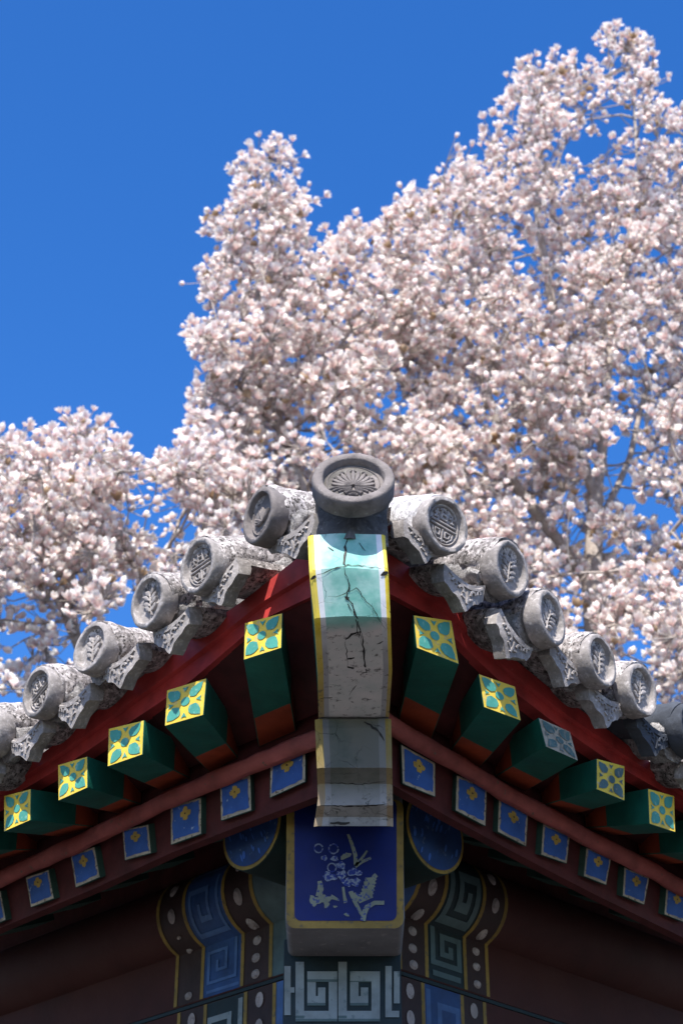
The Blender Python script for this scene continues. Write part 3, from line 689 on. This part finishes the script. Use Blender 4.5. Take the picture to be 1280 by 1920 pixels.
    if s < 0:
        fret(.30, .92); fret(1.03, 1.80); strokes(pb, s, [(uu(.1), 1.90), (uu(.85), 1.90)], wd, fk, .0032); strokes(pb, s, [(uu(.15), .2), (uu(.8), .2)], wd, fk, .0032)
    else:
        fret(.28, .93); fret(1.02, 1.72); strokes(pb, s, [(uu(.2), 1.86), (uu(.8), 1.86)], wd, fk, .0032)
    pl = pb                              # pearls along the dark bands
    def pearl(u, v, ru, rv, off=.0035):
        rows = []
        P0 = [Sf(s, u + ru * math.cos(a), v + rv * math.sin(a), off) for a in np.linspace(0, 2 * math.pi, 15)[:-1]]
        P1 = [Sf(s, u + ru * .6 * math.cos(a), v + rv * .6 * math.sin(a), off + .006) for a in np.linspace(0, 2 * math.pi, 15)[:-1]]
        pl.grid([P0, P1], 'pearl', True); pl.poly(P1, 'pearl')
    rr = random.Random(11 + s)
    inn, out = (G[0] + G[1]) / 2, (G[2] + G[3]) / 2
    for v in (.28, .62, .93, 1.24, 1.55, 1.84): pearl(inn + rr.uniform(-.003, .003), v, .017, .085)
    for v in ((.30, .58, 1.85) if s < 0 else (.30, .58, .9, 1.22, 1.5, 1.82)): pearl(out + rr.uniform(-.003, .003), v, .0155, .075)
    if s < 0: pearl(out, .98, .012, .03); pearl(out - .004, .8, .007, .02)
    pb.build('painted_bands', bo, None, 30)
    # bands on the lower architrave
    lw = MB(); zt, zb = ZSEAM - .014, 2.64
    def lbq(u0, u1, z0, z1, k, off):
        off += lift(); lw.poly([pt(s, u0, WFLAT - .006 + off, z0), pt(s, u1, WFLAT - .006 + off, z0), pt(s, u1, WFLAT - .006 + off, z1), pt(s, u0, WFLAT - .006 + off, z1)], k)
    sh = -.012
    lbq(G[0] + sh, G[1] + sh, zt, zb, 'ink', .0015); lbq(G[2] + sh, G[3] + sh, zt, zb, 'ink', .0015); lbq(G[1] + sh, G[2] + sh, zt, zb, 'fret_dark' if s < 0 else 'fret_blue', .0015)
    lbq(.86, G[0] + sh, zt, zb, 'fret_light', .0015)
    for g_ in G: lbq(g_ + sh - gw, g_ + sh + gw, zt, zb, 'gold', .003)
    fk2 = 'fret_grey' if s < 0 else 'fret_light'
    for z0 in (zt - .012, zt - .20):
        a0 = G[1] + sh + .012; a1 = G[2] + sh - .012
        for (p, q_, r_, t_) in ((a0, a0 + .018, z0, z0 - .16), (a0, a1, z0 - .14, z0 - .16), (a1 - .018, a1, z0 - .03, z0 - .16), (a0 + .045, a1, z0 - .03, z0 - .048), (a0 + .045, a0 + .063, z0 - .03, z0 - .1)): lbq(p, q_, r_, t_, fk2, .003)
    for j in range(5):
        for uu_ in ((G[0] + G[1]) / 2 + sh, (G[2] + G[3]) / 2 + sh):
            z_ = zt - .035 - .075 * j
            lw.poly([pt(s, uu_ + .016 * math.cos(a), WFLAT - .006 + .005, z_ + .022 * math.sin(a)) for a in np.linspace(0, 2 * math.pi, 13)[:-1]], 'pearl')
    lw.build('painted_bands', lo_, None, 30)
    # red wall below
    wl = MB(); A = [pt(s, .86, WFLAT - .03, 2.62), pt(s, 4.2, WFLAT - .03, 2.62), pt(s, 4.2, WFLAT - .03, 0), pt(s, .86, WFLAT - .03, 0)]
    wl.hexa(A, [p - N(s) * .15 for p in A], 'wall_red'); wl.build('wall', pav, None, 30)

# ------------------------------------------------------------------ corner block with the painted flower panel, and the post
YB = 4.31
q = [aty(536, 1500, YB), aty(757, 1500, YB), aty(756, 1733, YB), aty(536, 1733, YB)]
cbk = MB(); rows = []
for y0, ins, z_ in ((0, 0, 0),): pass
zt = aty(640, 1480, YB).z; zb = aty(640, 1732, YB).z; xl, xr = aty(536, 1640, YB).x, aty(757, 1640, YB).x
ring = []; rd = .018
def rr_ring(y):
    out = []
    for cx, cz, a0 in ((xr - rd, zt - rd, 0), (xl + rd, zt - rd, 90), (xl + rd, zb + rd, 180), (xr - rd, zb + rd, 270)):
        for a in np.linspace(a0, a0 + 90, 5): out.append(Vector((cx + rd * math.cos(math.radians(a)), y, cz + rd * math.sin(math.radians(a)))))
    return out
r0, r1 = rr_ring(YB), rr_ring(YB + .5); cbk.grid([r0, r1], 'cap', True); cbk.poly(r0, 'cap'); cbk.poly(r1, 'cap')
cap = cbk.build('corner_block', pav, 'pale grey corner block with a dark blue painted flower panel', 30, .004)
fp = MB(); fy = YB
def fpm(px, py, off): p = aty(px, py, YB); return Vector((p.x, YB - off, p.z))
def rrect(x0, y0, x1, y1, r, off): 
    out = []
    for cx, cy, a0 in ((x1 - r, y0 + r, -90), (x1 - r, y1 - r, 0), (x0 + r, y1 - r, 90), (x0 + r, y0 + r, 180)):
        for a in np.linspace(a0, a0 + 90, 5): out.append(fpm(cx + r * math.cos(math.radians(a)), cy + r * math.sin(math.radians(a)), off))
    return out
fp.poly(rrect(537, 1500, 756, 1741, 16, .0015), 'gold'); fp.poly(rrect(552, 1500, 743, 1727, 12, .003), 'blue_deep')
rr = random.Random(21)
def blob(cx, cy, rx, ry, rot, k, off, lump=.25, n=18):
    c_, s_ = math.cos(rot), math.sin(rot); ph = [rr.uniform(0, 6) for _ in range(3)]; out = []
    for i in range(n):
        a = 2 * math.pi * i / n; r = 1 + lump * (math.sin(3 * a + ph[0]) * .5 + math.sin(5 * a + ph[1]) * .4 + rr.uniform(-.2, .2))
        x, y = rx * r * math.cos(a), ry * r * math.sin(a); out.append(fpm(cx + x * c_ - y * s_, cy + x * s_ + y * c_, off))
    fp.poly(out, k)
def stroke2(pts, w0, w1, k, off=.0045):
    L_, R__ = [], []
    for i, (x, y) in enumerate(pts):
        d = Vector((pts[min(i + 1, len(pts) - 1)][0] - pts[max(0, i - 1)][0], pts[min(i + 1, len(pts) - 1)][1] - pts[max(0, i - 1)][1])).normalized()
        ww = (w0 + (w1 - w0) * i / (len(pts) - 1)) * rr.uniform(.85, 1.15); L_.append(fpm(x - d.y * ww, y + d.x * ww, off)); R__.append(fpm(x + d.y * ww, y - d.x * ww, off))
    fp.grid([L_, R__], k)
o_ = .0045
stroke2([(652, 1565), (660, 1585), (666, 1605), (667, 1625)], 2.5, 4, 'flower_paint'); stroke2([(668, 1622), (680, 1608), (688, 1596)], 3, 1.5, 'flower_paint'); stroke2([(665, 1626), (678, 1617), (695, 1610)], 3.5, 2.5, 'flower_paint')
blob(648, 1606, 11, 5, -.4, 'flower_paint', o_); blob(608, 1610, 6, 5, .3, 'flower_pale', o_); blob(627, 1611, 7, 5, 0, 'flower_pale', o_)
for cx, cy, r in ((597, 1592, 8), (625, 1593, 9), (622, 1628, 8)):
    stroke2([(cx + r * math.cos(a), cy + r * math.sin(a)) for a in np.linspace(0, 6.0, 13)], 1.3, 1.3, 'flower_pale', .0052)
for cx, cy, rx, ry in ((618, 1645, 13, 8), (638, 1624, 10, 7), (640, 1642, 9, 9), (664, 1637, 14, 7), (666, 1655, 10, 8), (650, 1655, 9, 8)): blob(cx, cy, rx, ry, rr.uniform(-.4, .4), 'flower_pale', o_ + rr.uniform(0, .001), .35)
stroke2([(599, 1653), (601, 1666), (598, 1682)], 4, 6, 'flower_paint'); blob(590, 1690, 11, 9, .3, 'flower_paint', o_, .35); blob(610, 1686, 13, 7, .1, 'flower_paint', o_ + .0005, .35); blob(612, 1697, 5, 7, 0, 'flower_paint', o_); stroke2([(620, 1682), (636, 1689)], 4, 1.5, 'flower_paint')
stroke2([(643, 1664), (645, 1680), (648, 1694)], 2.5, 3.5, 'flower_paint')
for k_ in range(7): stroke2([(672 + k_ * 2, 1692 - k_ * 7), (684 + k_ * 2, 1686 - k_ * 6), (698 + k_ * 1.2, 1680 - k_ * 6.5)], 3.2, 4.2, 'flower_paint', .0042 + .0004 * (k_ % 3))
stroke2([(657, 1672), (664, 1690), (672, 1705), (677, 1716)], 5, 2, 'flower_paint', .0048); blob(668, 1684, 9, 9, 0, 'flower_paint', .0041, .3)
stroke2([(720, 1694), (702, 1694), (688, 1702), (682, 1714), (680, 1728)], 3.5, 5, 'flower_paint', .0056); blob(650, 1716, 5, 3, .3, 'flower_paint', o_); blob(628, 1701, 4, 2, 0, 'flower_paint', o_)
fp.build('flower_panel', cap, 'dark blue panel painted with a faded flower spray')
YP = 4.565
px0, px1 = aty(531, 1850, YP).x, aty(752, 1850, YP).x; ztop = aty(640, 1760, YP).z
po_ = MB(); A = [Vector((px0, YP, ztop)), Vector((px1, YP, ztop)), Vector((px1, YP, 0)), Vector((px0, YP, 0))]
po_.hexa(A, [p + Vector((0, .36, 0)) for p in A], 'fret_dark'); post = po_.build('corner_post', pav, None, 30, .006)
pf = MB()
def fq(x0, y0, x1, y1, k='fret_grey', off=.002):
    off += lift()
    def m_(x, y): p = aty(x, y, YP); return Vector((p.x, YP - off, p.z))
    pf.poly([m_(x0, y0), m_(x1, y0), m_(x1, y1), m_(x0, y1)], k)
for ox in (556, 636):                       # two key-fret units, light strokes with a darker underside stroke
    for row in range(5):
        oy = 1808 + row * 118
        for (a, b, c, d) in ((-2, -4, 14, 100), (-2, 88, 76, 106), (60, 14, 76, 106), (20, 14, 76, 32), (20, 14, 36, 76), (20, 60, 52, 76), (40, 44, 54, 76)):
            fq(ox + a, oy + b, ox + c, oy + d); fq(ox + a, oy + d - 3, ox + c, oy + d + 2, 'fret_mid', .0028)
for row in range(5):
    oy = 1812 + row * 118
    fq(533, oy, 545, oy + 92); fq(533, oy + 40, 552, oy + 50, off=.0026); fq(722, oy, 734, oy + 88); fq(722, oy + 84, 748, oy + 96, off=.0026); fq(738, oy + 10, 749, oy + 70)
pf.build('painted_fret', post, None)

# ------------------------------------------------------------------ magnolia trees
def inpoly(x, y, P):
    c = False; j = len(P) - 1
    for i in range(len(P)):
        if (P[i][1] > y) != (P[j][1] > y) and x < (P[j][0] - P[i][0]) * (y - P[i][1]) / (P[j][1] - P[i][1]) + P[i][0]: c = not c
        j = i
    return c
def bloom_proto(openn, npet, seed):
    rr = random.Random(seed); V, F, C = [], [], []
    for i in range(npet):
        lay = i % 2; a = 2 * math.pi * i / npet + rr.uniform(-.2, .2); op = openn * (1.15 if lay else .75) * rr.uniform(.7, 1.3); hh = rr.uniform(.88, 1.08) * (1 if lay else .95)
        prof = [(.03, .0), (.22 + .12 * op, .26), (.28 + .34 * op, .60), (.15 + .62 * op, 1.0 - .25 * op)]
        wd = [0, .20, .25, .05]; o = len(V); c, s_ = math.cos(a), math.sin(a)
        for (r, h), ww in zip(prof, wd):
            for q in ((-1, 0, 1) if ww > 0 else (0,)):
                rad = r - (.07 * abs(q) if ww > .1 else 0); x, y = rad, ww * q
                V.append((x * c - y * s_, x * s_ + y * c, h * hh)); t_ = h
                C.append(min(1, max(0, (t_ - .05) / .75)))
        F += [(o, o + 2, o + 1), (o, o + 3, o + 2), (o + 1, o + 2, o + 5, o + 4), (o + 2, o + 3, o + 6, o + 5), (o + 4, o + 5, o + 8, o + 7), (o + 5, o + 6, o + 9, o + 8)]
    return np.array(V), F, np.array(C)
PROTO = [bloom_proto(.10, 6, 1), bloom_proto(.35, 8, 2), bloom_proto(.6, 8, 3), bloom_proto(.95, 9, 4), bloom_proto(-.12, 5, 5)]
HOLES = [(1168, 850, 42), (1150, 900, 36), (1096, 885, 30), (1070, 800, 16), (1100, 1165, 26), (1200, 1245, 46), (40, 1140, 30), (110, 1175, 26), (720, 490, 14), (546, 450, 10), (1060, 760, 14), (985, 990, 16), (560, 780, 16), (530, 860, 14), (1040, 640, 18), (1000, 660, 16), (935, 1210, 20)]
def make_tree(name, label, polys, seeds, Yr, ncl, bscale, rng):
    root = bpy.data.objects.new(name, None); COL.objects.link(root); root['label'] = label; root['category'] = 'tree'; root['group'] = 'flowering magnolia trees behind the pavilion'
    base = seeds[0][0]; root.location = Vector(base)
    # cluster points spread through the crown's volume
    att = []; xs = [p[0] for P in polys for p in P]; ys = [p[1] for P in polys for p in P]; tries = 0
    while len(att) < ncl and tries < ncl * 60:
        tries += 1
        x, y = rng.uniform(min(xs), max(xs)), rng.uniform(min(ys), max(ys)) + 10
        if not any(inpoly(x, y, P) for P in polys): continue
        if any(math.hypot(x - hx, y - hy) < hr for hx, hy, hr in HOLES): continue
        Y = rng.uniform(*Yr); p = aty(x, y, Y)
        nz = mnoise.noise(p * 1.5) + .6 * mnoise.noise(p * 3.7)
        if nz < -.11 + .20 * max(0, min(1, (480 - y) / 250)) + rng.uniform(-.12, .12): continue
        att.append(p)
    for P in polys:                        # sprays that stand out along the crown's outline
        cx, cy = sum(p[0] for p in P) / len(P), sum(p[1] for p in P) / len(P)
        for (x0, y0), (x1, y1) in zip(P, P[1:] + P[:1]):
            if max(y0, y1) > 1100 or min(x0, x1) < -50 or max(x0, x1) > 1330: continue
            for t_ in np.linspace(0, 1, max(1, int(math.hypot(x1 - x0, y1 - y0) / 38)) + 1)[:-1]:
                x, y = x0 + (x1 - x0) * t_, y0 + (y1 - y0) * t_; d = math.hypot(cx - x, cy - y)
                att.append(aty(x + (cx - x) / d * 16, y + (cy - y) / d * 16 + 14, sum(Yr) / 2 + rng.uniform(-.4, .4)))
    att = np.array([tuple(p) for p in att])
    nodes = []; par = []
    for path in seeds:
        pts = [Vector(p) for p in path]; prevn = -1
        if nodes:
            d = [(Vector(n_) - pts[0]).length for n_ in nodes]; prevn = int(np.argmin(d))
        for a_, b_ in zip(pts, pts[1:]):
            m = max(1, int((b_ - a_).length / .15))
            for t_ in range(m + (1 if b_ is pts[-1] else 0)):
                p = a_.lerp(b_, t_ / m); p = p + Vector(mnoise.noise_vector(p * .9)) * .05
                nodes.append(tuple(p)); par.append(prevn); prevn = len(nodes) - 1
    nodes = [np.array(n_) for n_ in nodes]
    alive = np.ones(len(att), bool); md = np.full(len(att), 1e9); mi = np.zeros(len(att), int)
    def upd(start):
        A = np.array(nodes[start:]); 
        for k0 in range(0, len(A), 400):
            D = np.linalg.norm(att[:, None, :] - A[None, k0:k0 + 400, :], axis=2); j = D.argmin(1); dm = D[np.arange(len(att)), j]; b = dm < md
            md[b] = dm[b]; mi[b] = start + k0 + j[b]
    upd(0); step = .13; kill = .15
    for it in range(140):
        alive &= md > kill
        if not alive.any(): break
        start = len(nodes); acc = {}
        for k in np.nonzero(alive)[0]:
            d = att[k] - nodes[mi[k]]; acc.setdefault(int(mi[k]), []).append(d / (np.linalg.norm(d) + 1e-9))
        for nidx, ds in acc.items():
            d = np.sum(ds, 0) / len(ds) + np.array([0, 0, .12]) + rng.normal(0, .12, 3); d /= np.linalg.norm(d) + 1e-9
            nodes.append(nodes[nidx] + d * step); par.append(nidx)
        upd(start)
    n = len(nodes); rad = np.zeros(n); kids = np.zeros(n, int)
    for i in range(n - 1, -1, -1):
        if rad[i] == 0: rad[i] = .0045 ** 2.1
        if par[i] >= 0: rad[par[i]] += rad[i]
    rad = np.minimum(rad ** (1 / 2.1), .17)
    V, F = [], []
    def tube(p, q_, r0, r1, m):
        d = q_ - p; L = np.linalg.norm(d)
        if L < 1e-6: return
        d = d / L; h = np.array([1, 0, 0]) if abs(d[0]) < .8 else np.array([0, 1, 0]); a_ = np.cross(d, h); a_ /= np.linalg.norm(a_); b_ = np.cross(d, a_); o = len(V)
        for c_, r in ((p, r0), (q_ + d * r1 * .3, r1)):
            for i in range(m):
                t_ = 2 * math.pi * i / m; V.append(tuple(c_ + r * (math.cos(t_) * a_ + math.sin(t_) * b_)))
        for i in range(m): j = (i + 1) % m; F.append((o + i, o + j, o + m + j, o + m + i))
    for i in range(n):
        if par[i] >= 0: tube(nodes[par[i]], nodes[i], min(rad[par[i]], rad[i] * 1.35), rad[i], 8 if rad[i] > .03 else 5)
    # blooms
    BV, BF, BC = [], [], []; off = 0
    for k, c in enumerate(att):
        nb = int(rng.integers(4, 9)); nodep = nodes[mi[k]]
        for b in range(nb):
            p = c + rng.normal(0, .050, 3) + np.array([0, 0, .02]); v, f, cc = PROTO[int(rng.choice(5, p=[.16, .28, .28, .18, .10]))]
            tube(nodep, p, .0042, .003, 3)
            sc = bscale * rng.uniform(.65, 1.35)
            up = (p - nodep) / (np.linalg.norm(p - nodep) + 1e-6) * .6 + np.array([0, 0, .8]) + rng.normal(0, .28, 3); up /= np.linalg.norm(up)
            h = np.array([1, 0, 0]) if abs(up[0]) < .8 else np.array([0, 1, 0]); a_ = np.cross(up, h); a_ /= np.linalg.norm(a_); b_ = np.cross(up, a_); t_ = rng.uniform(0, 6.28)
            ax = math.cos(t_) * a_ + math.sin(t_) * b_; ay = np.cross(up, ax)
            BV.append(p + sc * (v[:, :1] * ax + v[:, 1:2] * ay + v[:, 2:] * up))
            pk = rng.uniform(0, 1) ** 1.6; basec = np.array([.84, .58, .58]) * (1 - .35 * pk) + np.array([.72, .60, .50]) * .35 * pk
            tip = np.array([.98, .96, .91]) * (1 - pk) + np.array([.95, .88, .84]) * pk
            if rng.random() < .025: tip = np.array([.55, .40, .26]); basec = np.array([.30, .20, .12])
            e = np.clip(cc * 1.25, 0, 1)[:, None] ** .75
            BC.append(np.concatenate([basec * (1 - e) + tip * e, np.ones((len(cc), 1))], 1))
            BF += [tuple(i + off for i in ff) for ff in f]; off += len(v)
    lo = np.array(base)
    me = bpy.data.meshes.new('trunk'); me.from_pydata([tuple(np.array(v_) - lo) for v_ in V], [], F); me.materials.append(M['bark'])
    me.polygons.foreach_set('use_smooth', [True] * len(me.polygons))
    o = bpy.data.objects.new('trunk', me); COL.objects.link(o); o.parent = root
    BV = np.concatenate(BV) - lo; BC = np.concatenate(BC)
    me = bpy.data.meshes.new('crown'); me.from_pydata(BV.tolist(), [], BF); me.materials.append(M['petal'])
    ca = me.color_attributes.new('Col', 'FLOAT_COLOR', 'POINT'); ca.data.foreach_set('color', BC.astype(np.float32).ravel())
    me.polygons.foreach_set('use_smooth', [True] * len(me.polygons))
    o = bpy.data.objects.new('crown', me); COL.objects.link(o); o.parent = root; o['label'] = 'dense crown of pale pink and white magnolia blooms on bare twigs'
    print(name, 'nodes', n, 'faces', len(BF))
def gp(px, py, Y): return tuple(aty(px, py, Y))
def foot(px, Y, dz=0): p = aty(px, 1400, Y); return (p.x, p.y, 0)
PA = [(1340, 220), (1275, 225), (1232, 185), (1240, 140), (1215, 85), (1185, 58), (1140, 55), (1118, 100), (1105, 150), (1085, 165), (1072, 100), (1048, 78), (1038, 130), (1020, 160), (985, 118), (945, 185), (940, 230), (905, 225), (930, 250), (880, 310), (850, 285), (830, 340), (790, 375), (745, 360), (740, 400), (700, 420), (720, 560), (740, 720), (770, 950), (800, 1180), (1000, 1330), (1340, 1400)]
PB = [(510, 258), (548, 278), (530, 320), (520, 345), (548, 365), (572, 355), (570, 380), (545, 395), (578, 430), (572, 480), (600, 468), (640, 430), (672, 410), (700, 430), (745, 400), (790, 420), (800, 600), (840, 960), (560, 1000), (420, 980), (330, 900), (345, 790), (342, 735), (378, 740), (335, 630), (352, 600), (350, 515), (372, 510), (380, 470), (362, 415), (400, 388), (440, 370), (440, 300), (475, 278)]
PC = [(-60, 835), (0, 828), (40, 822), (60, 845), (105, 795), (180, 788), (168, 830), (190, 885), (205, 840), (222, 830), (228, 872), (290, 872), (318, 850), (400, 835), (480, 900), (500, 1000), (400, 1040), (340, 1090), (230, 1110), (190, 1150), (60, 1290), (-60, 1330)]
rng = np.random.default_rng(5)
make_tree('magnolia_tree', 'tallest magnolia in white-pink bloom, filling the right side behind the roof', [PA],
          [[foot(1110, 11.2), gp(1112, 1100, 11.2), gp(1116, 930, 11.2), gp(1132, 780, 11.3), gp(1165, 560, 11.4), gp(1195, 320, 11.5), gp(1175, 130, 11.5)],
           [gp(1116, 930, 11.2), gp(1060, 760, 11.0), gp(1045, 600, 10.9), gp(1010, 420, 10.8), gp(1005, 200, 10.8)], [gp(1112, 1000, 11.2), gp(1180, 850, 11.6), gp(1250, 600, 11.9), gp(1270, 350, 12)],
           [gp(1112, 1100, 11.2), gp(960, 900, 10.8), gp(880, 650, 10.6), gp(850, 420, 10.6)], [gp(1112, 1180, 11.2), gp(1200, 1060, 10.6), gp(1290, 960, 10.2)]], (9.9, 12.0), 1900, .056, rng)
PB = [(x + 22 if x < 430 else (x + 8 if x < 480 else x), y) for x, y in PB]
make_tree('magnolia_tree', 'magnolia in bloom left of centre, its narrow spire standing above the corner tile', [PB],
          [[foot(620, 10.6), gp(620, 1200, 10.6), gp(600, 1000, 10.6), gp(530, 820, 10.5), gp(487, 640, 10.4), gp(492, 450, 10.4), gp(505, 300, 10.4)], [gp(600, 1000, 10.6), gp(600, 800, 10.9), gp(660, 600, 11.1), gp(690, 450, 11.1)], [gp(530, 820, 10.5), gp(430, 700, 10.3), gp(400, 560, 10.3)]], (9.7, 11.3), 900, .055, rng)
make_tree('magnolia_tree', 'lowest magnolia in bloom, low branches at the left edge above the eave', [PC],
          [[foot(230, 9.6), gp(215, 1420, 9.6), gp(150, 1225, 9.6), gp(95, 1110, 9.5), gp(70, 980, 9.4), (gp(60, 880, 9.4))], [gp(150, 1225, 9.6), gp(115, 1060, 9.9), gp(140, 900, 10)], [gp(215, 1420, 9.6), gp(270, 1150, 10), gp(350, 950, 10.2)]], (8.9, 10.2), 470, .053, rng)
